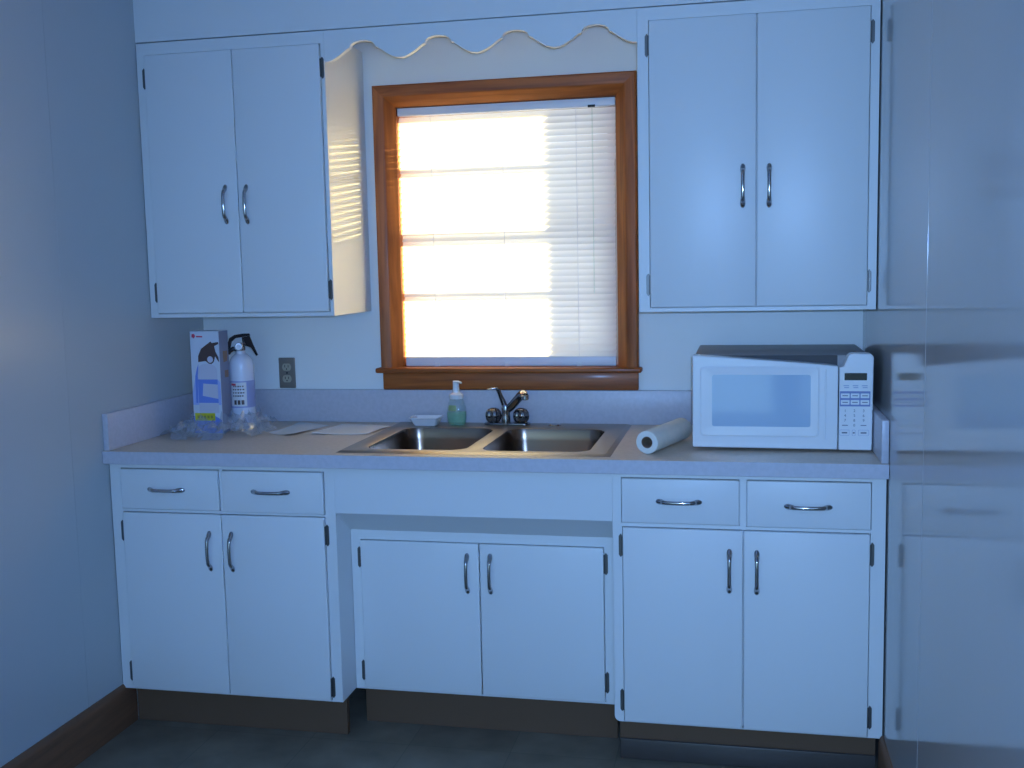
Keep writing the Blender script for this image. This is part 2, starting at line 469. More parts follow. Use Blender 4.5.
# after origin change children use world coordinates through matrix_parent_inverse
def door(parent, x0, x1, z0, z1, yf, hx, hz, hinge_side, hzs):
    d = panel('door', x0, x1, z0, z1, yf, parent)
    handle(d, hx, yf - 0.010, hz)
    for z in hzs:
        if hinge_side == 'l': hinge(d, x0 - 0.0065, yf, z)
        else: hinge(d, x1 + 0.0065, yf, z, True)
    return d
def drawer(parent, x0, x1, z0, z1, yf, hx, hz):
    d = panel('drawer', x0, x1, z0, z1, yf, parent)
    handle(d, hx, yf - 0.010, hz, True)

YF, YU, YS = -0.629, -0.346, -0.518
FT = 0.019          # face-frame thickness
def carcass(parent, x0, x1, yf, z0, z1, openings, round_corner=0.0, yback=-0.004):
    """cabinet body behind a face frame; openings = [(x0, x1, z0, z1)] cut in the frame"""
    t = MB()
    r = round_corner
    if r:
        arc = [(x0 + r - r * math.cos(PI / 2 * k / 6), z0 + r - r * math.sin(PI / 2 * k / 6)) for k in range(7)]
        t.prism([(x0, z1)] + arc + [(x1, z0), (x1, z1)], 'y', yf + FT, yback)
        t.prism(arc + [(x0 + r, z0 + r)], 'y', yf, yf + FT)
    else:
        t.box(x0, x1, yf + FT, yback, z0, z1)
    xs = sorted({x0, x1, *[o[0] for o in openings], *[o[1] for o in openings], *([x0 + r] if r else [])})
    zs = sorted({z0, z1, *[o[2] for o in openings], *[o[3] for o in openings], *([z0 + r] if r else [])})
    for a, b_ in zip(xs, xs[1:]):
        for c_, d_ in zip(zs, zs[1:]):
            mx_, mz_ = (a + b_) / 2, (c_ + d_) / 2
            if any(o[0] < mx_ < o[1] and o[2] < mz_ < o[3] for o in openings): continue
            if r and mx_ < x0 + r and mz_ < z0 + r: continue
            t.box(a, b_, yf, yf + FT, c_, d_)
    return t.build('carcass', M['paint'], parent, smooth=False)
G = 0.0022          # gap round doors and drawers
def op(x0, x1, z0, z1): return (x0 - G, x1 + G, z0 - G, z1 + G)
# ------------------------------------------------------------------ base cabinets
bl_ = thing('base_cabinet', 'white base cabinet in the left corner with two drawers over two doors', 'cabinet', (0.367, YF, 0), 'base cabinets')
carcass(bl_, 0.003, 0.722, YF, 0.125, 0.8315, [op(0.042, 0.360, 0.693, 0.814), op(0.374, 0.689, 0.691, 0.814), op(0.042, 0.688, 0.131, 0.681)])
MB().box(0.016, 0.712, -0.575, -0.555, 0.001, 0.1245).build('toe_board', M['toe'], bl_)
drawer(bl_, 0.042, 0.360, 0.693, 0.814, YF, 0.193, 0.754)
drawer(bl_, 0.374, 0.689, 0.691, 0.814, YF, 0.527, 0.7545)
door(bl_, 0.042, 0.364, 0.131, 0.681, YF, 0.326, 0.5715, 'l', (0.623, 0.182))
door(bl_, 0.367, 0.688, 0.131, 0.681, YF, 0.397, 0.5715, 'r', (0.628, 0.170))

br_ = thing('base_cabinet', 'white base cabinet below the microwave with two drawers over two doors', 'cabinet', (1.88, YF, 0), 'base cabinets')
carcass(br_, 1.526, 2.2375, YF, 0.125, 0.8315, [op(1.552, 1.865, 0.694, 0.816), op(1.885, 2.200, 0.692, 0.816), op(1.554, 2.1985, 0.130, 0.6795)], 0.016)
MB().box(1.536, 2.226, -0.585, -0.565, 0.001, 0.1245).build('toe_board', M['toe'], br_)
MB().box(1.536, 2.226, -0.596, -0.5855, 0.001, 0.060, 0.004).build('shoe_moulding', M['shoe'], br_)
drawer(br_, 1.552, 1.865, 0.694, 0.816, YF, 1.706, 0.7555)
drawer(br_, 1.885, 2.200, 0.692, 0.816, YF, 2.042, 0.7505)
door(br_, 1.554, 1.8745, 0.130, 0.6795, YF, 1.8395, 0.5695, 'l', (0.628, 0.188))
door(br_, 1.8775, 2.1985, 0.130, 0.6795, YF, 1.911, 0.5685, 'r', (0.625, 0.182))

bs_ = thing('sink_cabinet', 'white recessed sink cabinet with two short doors under a plain header', 'cabinet', (1.12, YS, 0))
carcass(bs_, 0.7235, 1.5245, YS, 0.125, 0.6195, [op(0.755, 1.486, 0.1325, 0.589)])
MB().prism([(YF, 0.8315), (YF, 0.695), (YF + 0.006, 0.690), (YS - 0.0005, 0.6195), (YS + 0.02, 0.6195), (YF + 0.022, 0.7055), (YF + 0.022, 0.8315)], 'x', 0.7225, 1.5255).build('header_panel', M['paint'], bs_, smooth=False)
MB().box(0.735, 1.515, -0.470, -0.450, 0.001, 0.1245).build('toe_board', M['toe'], bs_)
door(bs_, 0.755, 1.1195, 0.1325, 0.589, YS, 1.085, 0.501, 'l', (0.536, 0.184))
door(bs_, 1.1225, 1.486, 0.1325, 0.589, YS, 1.1545, 0.502, 'r', (0.542, 0.190))

# ------------------------------------------------------------------ wall cabinets
ul = thing('wall_cabinet', 'white wall cabinet with two doors left of the window', 'cabinet', (0.315, YU, 1.253), 'wall cabinets')
carcass(ul, 0.003, 0.631, YU, 1.253, 2.115, [op(0.033, 0.617, 1.267, 2.0765)], 0, -0.003)
door(ul, 0.033, 0.3295, 1.267, 2.0765, YU, 0.290, 1.606, 'l', (2.006, 1.334))
door(ul, 0.3320, 0.617, 1.267, 2.0765, YU, 0.361, 1.604, 'r', (2.006, 1.334))
ur = thing('wall_cabinet', 'white wall cabinet with two doors right of the window above the microwave', 'cabinet', (1.91, YU, 1.253), 'wall cabinets')
carcass(ur, 1.5775, W - 0.003, YU, 1.253, 2.115, [op(1.611, 2.2125, 1.266, 2.0775)], 0, -0.003)
door(ur, 1.611, 1.9095, 1.266, 2.0775, YU, 1.873, 1.6065, 'l', (2.010, 1.332))
door(ur, 1.9120, 2.2125, 1.266, 2.0775, YU, 1.9455, 1.605, 'r', (2.010, 1.332))
# hinges sit between door and stile; the wall cabinets have a narrow stile

# ------------------------------------------------------------------ scalloped valance
def valance_outline():
    x0, x1, top = 0.6315, 1.577, 2.1145
    zl, zh = 2.023, 2.079
    peaks = [0.753, 0.9885, 1.223, 1.4575]
    low = [(x0, 2.0285), (0.655, 2.0285)]
    half = 0.1175
    pts = [(x0, top)]
    edge = [(x0, 2.029)]
    for p in peaks:
        prof = []
        hd = 0.041          # half width of the crest dome
        cove = half - hd - 0.006
        for k in range(0, 15):
            f = k / 14
            prof.append((p - half + f * cove, zl + 0.0345 * (1 - math.cos(PI / 2 * f)) ** 0.92))
        prof.append((p - hd, zl + 0.0350))
        for k in range(0, 15):
            a = PI - PI * k / 14
            prof.append((p + (hd - 0.001) * math.cos(a), zl + 0.0372 + 0.0190 * math.sin(a) ** 0.85))
        prof.append((p + hd, zl + 0.0350))
        for k in range(14, -1, -1):
            f = k / 14
            prof.append((p + half - f * cove, zl + 0.0345 * (1 - math.cos(PI / 2 * f)) ** 0.92))
        edge += [q for q in prof if q[0] > edge[-1][0] + 0.0008 or abs(q[0] - edge[-1][0]) < 0.0008 and abs(q[1] - edge[-1][1]) > 0.0008]
    edge = [(x, max(z, 2.0225)) for x, z in edge if x <= x1 - 0.001] + [(x1, 2.0225)]
    out = [(x1, top), (x0, top)] + edge
    return out
vm = MB().prism(valance_outline(), 'y', YU, YU + 0.019)
vo = vm.build('valance', M['paint'], smooth=True)
tag(vo, 'white scalloped wooden valance spanning above the window between wall cabinets', 'valance')

# ------------------------------------------------------------------ countertop
CT = 0.870
YC = -0.660
ct = thing('countertop', 'grey laminate countertop with low backsplash running wall to wall', 'countertop', (W / 2, YC, CT))
HX0, HX1, HY0, HY1 = 0.762, 1.482, -0.582, -0.075     # cut-out for the sink
s = MB()
s.box(0.001, HX0, -0.64, -0.001, 0.8325, CT); s.box(HX1, W - 0.001, -0.64, -0.001, 0.8325, CT)
s.box(HX0, HX1, -0.64, HY0, 0.8325, CT); s.box(HX0, HX1, HY1, -0.001, 0.8325, CT)
s.box(0.001, W - 0.001, YC + 0.0022, -0.64, 0.8325, CT)
s.build('slab', M['worktop'], ct, smooth=False)
MB().box(0.001, W - 0.001, YC, YC + 0.002, 0.832, CT - 0.0003, 0.0006, 1).build('edge_strip', M['laminate'], ct)
MB().box(0.0205, W - 0.0205, -0.0195, -0.001, CT + 0.0003, 0.983, 0.002).build('backsplash', M['laminate'], ct)
MB().box(0.001, 0.0195, YC + 0.010, -0.001, CT + 0.0003, 0.982, 0.002).build('backsplash', M['laminate'], ct)
MB().box(W - 0.0195, W - 0.001, YC + 0.010, -0.001, CT + 0.0003, 0.982, 0.002).build('backsplash', M['laminate'], ct)

# ------------------------------------------------------------------ sink
SX0, SX1, SY0, SY1 = 0.742, 1.502, -0.600, -0.047
ZR = CT + 0.005
sk = thing('kitchen_sink', 'double-bowl stainless steel sink set into the countertop below the window', 'sink', (1.12, -0.32, CT))
rim = MB(); bm = rim.bm
def hole_loop(x0, x1, y0, y1, r, n=6):
    return rrect(x0, x1, y0, y1, r, n)
bowls = [(0.790, 1.092), (1.138, 1.452)]
BY0, BY1 = -0.565, -0.140
cells = [(SX0, 1.115), (1.115, SX1)]
for (bx0, bx1), (cx0, cx1) in zip(bowls, cells):
    lp = hole_loop(bx0, bx1, BY0, BY1, 0.055)
    cx, cy = (bx0 + bx1) / 2, (BY0 + BY1) / 2
    outer = []
    corners = [(cx1, SY1), (cx0, SY1), (cx0, SY0), (cx1, SY0)]
    for x, y in lp:
        dx, dy = x - cx, y - cy
        t = min([((cx1 - cx) / dx if dx > 1e-9 else (cx0 - cx) / dx if dx < -1e-9 else 1e9), ((SY1 - cy) / dy if dy > 1e-9 else (SY0 - cy) / dy if dy < -1e-9 else 1e9)])
        outer.append([cx + dx * t, cy + dy * t])
    for c_ in corners:
        i = min(range(len(outer)), key=lambda k: (outer[k][0] - c_[0]) ** 2 + (outer[k][1] - c_[1]) ** 2)
        outer[i] = list(c_)
    n = len(lp)
    vo_ = [bm.verts.new((x, y, ZR)) for x, y in outer]
    # raised lip and roll over into the bowl
    def ring(f, z, grow=0.0):
        return [bm.verts.new((cx + (x - cx) * f, cy + (y - cy) * f, z)) for x, y in lp]
    r1 = [bm.verts.new((cx + (x - cx) * 1.05, cy + (y - cy) * 1.035, ZR)) for x, y in lp]
    r2 = [bm.verts.new((cx + (x - cx) * 1.00, cy + (y - cy) * 1.00, ZR - 0.003)) for x, y in lp]
    for a, b_ in ((vo_, r1), (r1, r2)):
        for i in range(n):
            k = (i + 1) % n
            bm.faces.new((a[i], a[k], b_[k], b_[i]))
# outer rolled edge
ol = rrect(SX0, SX1, SY0, SY1, 0.012, 4)
def grow(l, g):
    cx, cy = (SX0 + SX1) / 2, (SY0 + SY1) / 2
    return [(x + (g if x > cx else -g), y + (g if y > cy else -g)) for x, y in l]
ra = [bm.verts.new((x, y, ZR)) for x, y in ((SX1, SY1), (SX0, SY1), (SX0, SY0), (SX1, SY0))]
rb = [bm.verts.new((x, y, ZR + 0.0008)) for x, y in grow([(SX1, SY1), (SX0, SY1), (SX0, SY0), (SX1, SY0)], 0.006)]
rc = [bm.verts.new((x, y, CT + 0.0004)) for x, y in grow([(SX1, SY1), (SX0, SY1), (SX0, SY0), (SX1, SY0)], 0.018)]
for a, b_ in ((ra, rb), (rb, rc)):
    for i in range(4):
        k = (i + 1) % 4
        bm.faces.new((a[i], a[k], b_[k], b_[i]))
bmesh.ops.remove_doubles(bm, verts=bm.verts, dist=0.0002)
bmesh.ops.recalc_face_normals(bm, faces=bm.faces)
rim.build('rim', M['steel'], sk)
for (bx0, bx1) in bowls:
    t = MB(); bm = t.bm
    lp = hole_loop(bx0, bx1, BY0, BY1, 0.055)
    cx, cy = (bx0 + bx1) / 2, (BY0 + BY1) / 2
    specs = [(0.0, ZR - 0.003), (0.002, ZR - 0.010), (0.006, ZR - 0.040), (0.012, ZR - 0.130), (0.020, ZR - 0.155), (0.040, ZR - 0.168), (0.075, ZR - 0.172), (0.110, ZR - 0.174)]
    rings = []
    for ins, z in specs:
        rr = max(0.055 - ins * 0.3, 0.02)
        rings.append([bm.verts.new((x, y, z)) for x, y in hole_loop(bx0 + ins, bx1 - ins, BY0 + ins, BY1 - ins, rr)])
    n = len(rings[0])
    for a, b_ in zip(rings, rings[1:]):
        for i in range(n):
            k = (i + 1) % n
            bm.faces.new((a[i], a[k], b_[k], b_[i]))
    bm.faces.new(rings[-1][::-1])
    bmesh.ops.recalc_face_normals(bm, faces=bm.faces)
    for f in bm.faces: f.normal_flip()
    t.build('bowl', M['bowl'], sk)
    MB().lathe([(0.0, 0.0), (0.030, 0.0), (0.036, 0.002), (0.044, 0.003), (0.048, 0.0005)], (cx, cy, ZR - 0.1738), 28).build('drain', M['drain'], sk)
hc = MB().lathe([(0.021, 0.0), (0.021, 0.002), (0.018, 0.005), (0.009, 0.0065), (0.0, 0.007)], (1.275, -0.085, ZR + 0.0002), 24).build('hole_cover', M['chrome'], sk)

# ------------------------------------------------------------------ faucet
FX, FY = 1.114, -0.070
fz = ZR + 0.0003
fa = thing('kitchen_faucet', 'chrome two-knob faucet with raised spout behind the sink', 'faucet', (FX, FY, fz))
MB().prism(rrect(FX - 0.078, FX + 0.078, FY - 0.022, FY + 0.022, 0.021, 6), 'z', fz, fz + 0.006, 0.002, 2).build('base_plate', M['darkchrome'], fa)
for sx in (-1, 1):
    k = MB()
    pr = [(0.012, 0.0), (0.018, 0.003), (0.0235, 0.011), (0.0258, 0.023), (0.0240, 0.035), (0.0175, 0.0445), (0.0085, 0.0490), (0.0, 0.0498)]
    t = bmesh.new(); n = 60; rings = []       # fluted round knob
    for r, h in pr:
        if r == 0: rings.append([t.verts.new((0, 0, h))]); continue
        amp = 0.07 if 0.002 < h < 0.047 else 0.0
        rings.append([t.verts.new((r * (1 + amp * math.cos(12 * 2 * PI * i / n)) * math.cos(2 * PI * i / n), r * (1 + amp * math.cos(12 * 2 * PI * i / n)) * math.sin(2 * PI * i / n), h)) for i in range(n)])
    for a, b_ in zip(rings, rings[1:]):
        for i in range(n):
            q = (i + 1) % n
            if len(b_) == 1: t.faces.new((a[i], a[q], b_[0]))
            else: t.faces.new((a[i], a[q], b_[q], b_[i]))
    for v in t.verts: v.co += Vector((FX + sx * 0.0465, FY, fz + 0.006))
    bmesh.ops.recalc_face_normals(t, faces=t.faces)
    k._merge(t)
    k.build('knob', M['darkchrome'], fa)
MB().lathe([(0.015, 0.0), (0.0145, 0.02), (0.0125, 0.040), (0.0140, 0.050), (0.011, 0.060), (0.0, 0.063)], (FX - 0.002, FY - 0.012, fz + 0.006), 24).build('spout_body', M['chrome'], fa)
MB().sweep([(FX + 0.006, FY - 0.010, fz + 0.052), (FX + 0.026, FY - 0.026, fz + 0.070), (FX + 0.050, FY - 0.056, fz + 0.094), (FX + 0.068, FY - 0.086, fz + 0.110), (FX + 0.078, FY - 0.106, fz + 0.114), (FX + 0.084, FY - 0.116, fz + 0.108)],
           [0.0125, 0.0140, 0.0140, 0.0135, 0.0130, 0.0120], 16, up=(0, 0, 1)).build('spout', M['darkchrome'], fa)
MB().lathe([(0.0, 0.0), (0.0105, 0.0), (0.0125, 0.002), (0.0125, 0.012), (0.010, 0.015)], (FX + 0.086, FY - 0.121, fz + 0.098), 20).build('aerator', M['chrome'], fa)
MB().sweep([(FX - 0.003, FY - 0.006, fz + 0.055), (FX - 0.012, FY - 0.010, fz + 0.080), (FX - 0.021, FY - 0.014, fz + 0.104), (FX - 0.0245, FY - 0.016, fz + 0.116), (FX - 0.033, FY - 0.020, fz + 0.123), (FX - 0.060, FY - 0.022, fz + 0.119)],
           [(0.010, 0.010), (0.0088, 0.0088), (0.0066, 0.0066), (0.0080, 0.0085), (0.0045, 0.0085), (0.0025, 0.0070)], 14, up=(0, 0, 1)).build('lever', M['darkchrome'], fa)

# ------------------------------------------------------------------ soap bottle
sb = thing('soap_bottle', 'clear foaming soap bottle of green liquid with white pump on the sink rim', 'bottle', (0.948, -0.094, ZR))
bc = (0.948, -0.094, ZR + 0.0003)
outer_p = [(0.0, 0.0), (0.026, 0.0), (0.0305, 0.004), (0.0325, 0.018), (0.0335, 0.034), (0.0325, 0.050), (0.0295, 0.066), (0.0255, 0.078), (0.022, 0.086), (0.021, 0.090)]
MB().lathe(outer_p, bc, 36, scale=(1.0, 0.72)).build('bottle_body', M['bottle'], sb)
inner_p = [(0.0, 0.002), (0.0245, 0.002), (0.0285, 0.006), (0.0308, 0.018), (0.0316, 0.034), (0.0312, 0.044), (0.0, 0.0445)]
MB().lathe(inner_p, bc, 36, scale=(1.0, 0.72)).build('liquid', M['soap'], sb)
lb = MB(); n = 9
for (z0, z1, rr) in ((0.036, 0.074, 0),):
    prev = None
    for i in range(n):
        a = -PI / 2 + (i / (n - 1) - 0.5) * 1.0 - 0.35
        def rad(h):
            for (r0, h0), (r1, h1) in zip(outer_p[1:], outer_p[2:]):
                if h0 <= h <= h1: return r0 + (r1 - r0) * (h - h0) / max(h1 - h0, 1e-6)
            return 0.02
        cur = [lb.bm.verts.new((bc[0] + (rad(h) + 0.0006) * math.cos(a), bc[1] + (rad(h) + 0.0006) * 0.72 * math.sin(a), bc[2] + h)) for h in (0.050, 0.056, 0.062, 0.068)]
        if prev:
            for q in range(3): lb.bm.faces.new((prev[q], cur[q], cur[q + 1], prev[q + 1]))
        prev = cur
lb.build('label_sticker', M['soaplabel'], sb)
pm = MB()
pm.lathe([(0.0225, 0.088), (0.0235, 0.089), (0.0235, 0.101), (0.021, 0.104), (0.0125, 0.109), (0.0115, 0.116), (0.0105, 0.132), (0.0105, 0.146), (0.009, 0.148), (0.0, 0.1485)], bc, 28)
pm.sweep([(bc[0] - 0.004, bc[1] - 0.002, bc[2] + 0.1435), (bc[0] + 0.010, bc[1] - 0.008, bc[2] + 0.1440), (bc[0] + 0.021, bc[1] - 0.014, bc[2] + 0.1425)], [(0.0045, 0.0085), (0.0042, 0.0065), (0.0035, 0.0045)], 12)
pm.build('pump', M['white_plastic'], sb)

# ------------------------------------------------------------------ soap dish
dz = ZR + 0.0003
dt = MB(); bm = dt.bm
dx0, dx1, dy0, dy1 = 0.795, 0.893, -0.133, -0.062
rings = []
for g, z in ((-0.012, dz), (-0.006, dz + 0.010), (0.0, dz + 0.024), (0.004, dz + 0.0255), (0.004, dz + 0.0275), (-0.001, dz + 0.0275), (-0.008, dz + 0.012), (-0.014, dz + 0.004)):
    rings.append([bm.verts.new((x, y, z)) for x, y in rrect(dx0 - g, dx1 + g, dy0 - g, dy1 + g, 0.010, 4)])
n = len(rings[0])
for a, b_ in zip(rings, rings[1:]):
    for i in range(n):
        k = (i + 1) % n
        bm.faces.new((a[i], a[k], b_[k], b_[i]))
bm.faces.new(rings[0][::-1]); bm.faces.new(rings[-1])
bmesh.ops.recalc_face_normals(bm, faces=bm.faces)
tag(dt.build('soap_dish', M['white_plastic']), 'small white rectangular dish on the sink rim left of the soap bottle', 'dish')

# ------------------------------------------------------------------ paper towel roll
p0 = Vector((1.615, -0.560, CT + 0.0325)); p1 = Vector((1.697, -0.300, CT + 0.0325))
pt = thing('paper_towel_roll', 'white paper towel roll lying on its side left of the microwave', 'paper towel', (1.656, -0.43, CT))
L_ = (p1 - p0).length; ax = (p1 - p0).normalized()
MB().lathe([(0.0165, 0.0), (0.0312, 0.0), (0.0322, 0.0012), (0.0322, L_ - 0.0012), (0.0312, L_), (0.0165, L_), (0.0165, 0.0)], p0, 40, ax).build('towel', M['towel'], pt)
MB().lathe([(0.0145, 0.002), (0.0163, 0.0005), (0.0163, L_ - 0.0005), (0.0145, L_ - 0.002), (0.0145, 0.002)], p0, 32, ax).build('cardboard_core', M['cardboard'], pt)

# ------------------------------------------------------------------ microwave
mw = thing('microwave_oven', 'white countertop microwave with keypad on the right end of the counter', 'microwave', (1.977, -0.27, CT))
MZ = CT + 0.011
FYm = -0.490
MB().box(1.7395, 2.2155, -0.438, -0.050, MZ, 1.1335, 0.006, 2).build('casing', M['mw_body'], mw)
MB().box(1.746, 2.1285, -0.4398, -0.4382, 1.085, 1.1325, 0.0005, 1).build('dark_panel', M['mw_dark'], mw, smooth=False)  # thin dark strip on the casing front above the door
for x in (1.775, 2.180):
    for y in (-0.40, -0.10):
        MB().lathe([(0.0, 0.0), (0.012, 0.0), (0.014, 0.003), (0.014, MZ - CT)], (x, y, CT + 0.0002), 16).build('foot', M['dark'], mw)
dtop = []
for k in range(13):
    f = k / 12
    x = 2.1270 - f * (2.1270 - 1.7365)
    dtop.append((x, 1.1065 + (1.1375 - 1.1065) * (f ** 0.85)))
dpts = [(1.7365, 0.8795), (2.1270, 0.8775)] + dtop
md = MB().prism(dpts, 'y', FYm, -0.4405, 0.004, 3).build('door', M['white_plastic'], mw, smooth=False)
# raised inner frame round the window
fr = MB(); bm = fr.bm
o_ = rrect(1.757, 2.078, 0.911, 1.107, 0.012, 5); i_ = rrect(1.791, 2.0545, 0.940, 1.0825, 0.006, 5)
va = [bm.verts.new((x, FYm - 0.0002, z)) for x, z in o_]
vb = [bm.verts.new((x + (0.004 if x < 1.9 else -0.004), FYm - 0.0016, z + (0.004 if z < 1.0 else -0.004))) for x, z in o_]
vc = [bm.verts.new((x, FYm - 0.0006, z)) for x, z in i_]
n = len(va)
for a, b_ in ((va, vb), (vb, vc)):
    for i in range(n):
        k = (i + 1) % n
        bm.faces.new((a[i], a[k], b_[k], b_[i]))
bmesh.ops.recalc_face_normals(bm, faces=bm.faces)
fr.build('window_surround', M['white_plastic'], md, smooth=False)
MB().prism(rrect(1.7905, 2.055, 0.9395, 1.083, 0.006, 5), 'y', FYm - 0.0016, FYm - 0.0003).build('window_glass', M['mwglass'], md, smooth=False)
MB().sweep([(2.0935, FYm - 0.0005, 0.905), (2.0935, FYm - 0.0005, 1.098)], [(0.0024, 0.0014)] * 2, 10, up=(1, 0, 0)).build('grip_ridge', M['white_plastic'], md)
ppts = [(2.1295, 0.877), (2.2135, 0.8765), (2.2165, 0.8795), (2.2185, 1.128), (2.2165, 1.135), (2.210, 1.1395), (2.166, 1.1405), (2.158, 1.1385), (2.1525, 1.133), (2.1470, 1.120), (2.1415, 1.107), (2.1365, 1.1035), (2.1295, 1.1035)]
mp_ = MB().prism(ppts, 'y', FYm, -0.4385, 0.0035, 3).build('control_panel', M['white_plastic'], mw, smooth=False)
PX = lambda u: 2.1435 + (u - 845) * 0.00259
PZ = lambda v: 1.088 - (v - 373) * 0.00272
yk = FYm
MB().prism(rrect(PX(844.8), PX(867.3), PZ(380.2), PZ(373), 0.001, 3), 'y', yk - 0.0008, yk - 0.0001).build('display', M['display'], mp_, smooth=False)
MB().prism(rrect(PX(840.4), PX(870.9), PZ(406.4), PZ(391.2), 0.001, 3), 'y', yk - 0.0006, yk - 0.0001).build('key_frame', M['key_blue'], mp_, smooth=False)
for i in range(3):
    for r_ in range(2):
        x0 = PX(841.4 + i * 9.85); x1 = x0 + 0.0225
        z1 = PZ(393.4 + r_ * 6.6); z0 = z1 - 0.0125
        bt_ = MB().prism(rrect(x0, x1, z0, z1, 0.0012, 3), 'y', yk - 0.0014, yk - 0.0007).build('button', M['white_plastic'], mp_, smooth=False)
        MB().box(x0 + 0.004, x1 - 0.004, yk - 0.0017, yk - 0.00145, (z0 + z1) / 2 - 0.0010, (z0 + z1) / 2 + 0.0012).build('printed_mark', M['print'], mp_, smooth=False)
    pxc = PX(846.8 + i * 9.2)
    for dz_ in (0, -0.0052):
        MB().box(pxc - 0.0075 + (0.002 if dz_ else 0), pxc + 0.0070, yk - 0.0004, yk - 0.0001, PZ(386.0) + dz_, PZ(386.0) + dz_ + 0.0020).build('printed_mark', M['key_line'], mp_, smooth=False)
digits = [['1', '2', '3'], ['4', '5', '6'], ['7', '8', '9'], ['', '0', '']]
for r_, row in enumerate(digits):
    for c_, d in enumerate(row):
        x = PX(845.9 + c_ * 9.25); z = PZ(410.9 + r_ * 4.85)
        if d: text_mesh(d, 0.0105, x, yk - 0.0004, z, M['print'], 'digit', mp_)
        else: MB().box(x - 0.0075, x + 0.0075, yk - 0.0004, yk - 0.0001, z - 0.001, z + 0.001).build('printed_mark', M['print'], mp_, smooth=False)
for (a, b2) in ((840.6, 850.3), (853.0, 856.5), (859.3, 869.8)):
    x0, x1 = PX(a), PX(b2); z1, z0 = PZ(430.0), PZ(435.9)
    MB().prism(rrect(x0, x1, z0, z1, 0.002, 3), 'y', yk - 0.0006, yk - 0.0001).build('key_outline', M['key_line'], mp_, smooth=False)
    e = 0.0007
    MB().prism(rrect(x0 + e, x1 - e, z0 + e, z1 - e, 0.0016, 3), 'y', yk - 0.0011, yk - 0.0007).build('button', M['white_plastic'], mp_, smooth=False)
    MB().box((x0 + x1) / 2 - (x1 - x0) * 0.28, (x0 + x1) / 2 + (x1 - x0) * 0.28, yk - 0.0014, yk - 0.00115, (z0 + z1) / 2 - 0.0018, (z0 + z1) / 2 + 0.0018).build('printed_mark', M['print'], mp_, smooth=False)

# ------------------------------------------------------------------ fire extinguisher
EX, EY, EZ = 0.2245, -0.175, CT + 0.0005
R = 0.0415
fe = thing('fire_extinguisher', 'white fire extinguisher with black lever standing beside its box', 'fire extinguisher', (EX, EY, EZ))
MB().lathe([(0.0, 0.003), (0.030, 0.0), (0.038, 0.002), (R, 0.008), (R, 0.205), (0.0405, 0.218), (0.037, 0.231), (0.030, 0.242), (0.022, 0.249), (0.0165, 0.253), (0.0155, 0.262), (0.0, 0.262)], (EX, EY, EZ), 44).build('cylinder', M['ext_white'], fe)
# wrap-round label
def arc_patch(a0, a1, z0, z1, r, n=14):
    t = MB(); prev = None
    for i in range(n + 1):
        a = a0 + (a1 - a0) * i / n
        cur = [t.bm.verts.new((EX + r * math.cos(a), EY + r * math.sin(a), z)) for z in (z0, z1)]
        if prev: t.bm.faces.new((prev[0], cur[0], cur[1], prev[1]))
        prev = cur
    return t
view = math.atan2(-3.495 - EY, 1.868 - EX)       # the label faces the room
def la(s): return view + s          # s>0 turns to the right of the label as seen
lab = arc_patch(view - 1.75, view + 1.75, EZ + 0.073, EZ + 0.163, R + 0.0004, 28).build('label', M['label_blue'], fe)
arc_patch(la(-1.05), la(0.32), EZ + 0.078, EZ + 0.158, R + 0.0008).build('label_panel', M['label_white'], lab)
arc_patch(la(-0.95), la(-0.52), EZ + 0.148, EZ + 0.155, R + 0.0012, 6).build('red_mark', M['red'], lab)
for (z, a, b2) in ((0.143, -0.75, 0.15), (0.1325, -0.80, 0.20), (0.1215, -0.80, 0.22), (0.111, -0.80, 0.12)):
    nseg = 5
    for q in range(nseg):
        f0 = a + (b2 - a) * q / nseg; f1 = f0 + (b2 - a) / nseg * (0.55 + 0.3 * rnd.random())
        arc_patch(la(f0), la(f1), EZ + z, EZ + z + 0.0045, R + 0.0012, 2).build('printed_mark', M['box_black'], lab)
for q in range(3):
    arc_patch(la(-0.72 + q * 0.30), la(-0.50 + q * 0.30), EZ + 0.084, EZ + 0.099, R + 0.0012, 3).build('printed_mark', M['box_black'], lab)
# valve, gauge, levers
v = MB()
v.lathe([(0.0145, 0.262), (0.0165, 0.264), (0.0165, 0.274), (0.013, 0.277), (0.012, 0.288), (0.0, 0.290)], (EX, EY, EZ), 24)
v.build('valve', M['darkchrome'], fe)
vd = Vector((math.cos(view), math.sin(view), 0)); vr = Vector((-vd.y, vd.x, 0))   # toward viewer / viewer's right
base = Vector((EX, EY, EZ))
def at(r, d, h): return base + vr * r + vd * d + Vector((0, 0, h))
MB().lathe([(0.0, 0.0), (0.0125, 0.0), (0.0135, 0.002), (0.0135, 0.009), (0.012, 0.011), (0.0, 0.0112)], at(-0.006, 0.014, 0.276), 24, vd).build('gauge', M['chrome'], fe)
MB().lathe([(0.0, 0.0), (0.0095, 0.0), (0.0095, 0.0005), (0.0, 0.0005)], at(-0.006, 0.0255, 0.276), 20, vd).build('gauge_face', M['label_white'], fe)
def lever_plate(name, pts, half):
    t = bmesh.new()
    A = [t.verts.new(at(r, -half, h + 0.0135)) for r, h in pts]; B = [t.verts.new(at(r, half, h + 0.0135)) for r, h in pts]
    fa = t.faces.new(A); fb = t.faces.new(B[::-1]); n = len(pts)
    for q in range(n): t.faces.new((A[q], B[q], B[(q + 1) % n], A[(q + 1) % n]))
    bmesh.ops.recalc_face_normals(t, faces=t.faces)
    bmesh.ops.bevel(t, geom=list(fa.edges) + list(fb.edges), offset=0.0012, segments=2, affect='EDGES')
    m_ = MB(); m_._merge(t)
    return m_.build(name, M['lever'], fe, smooth=False)
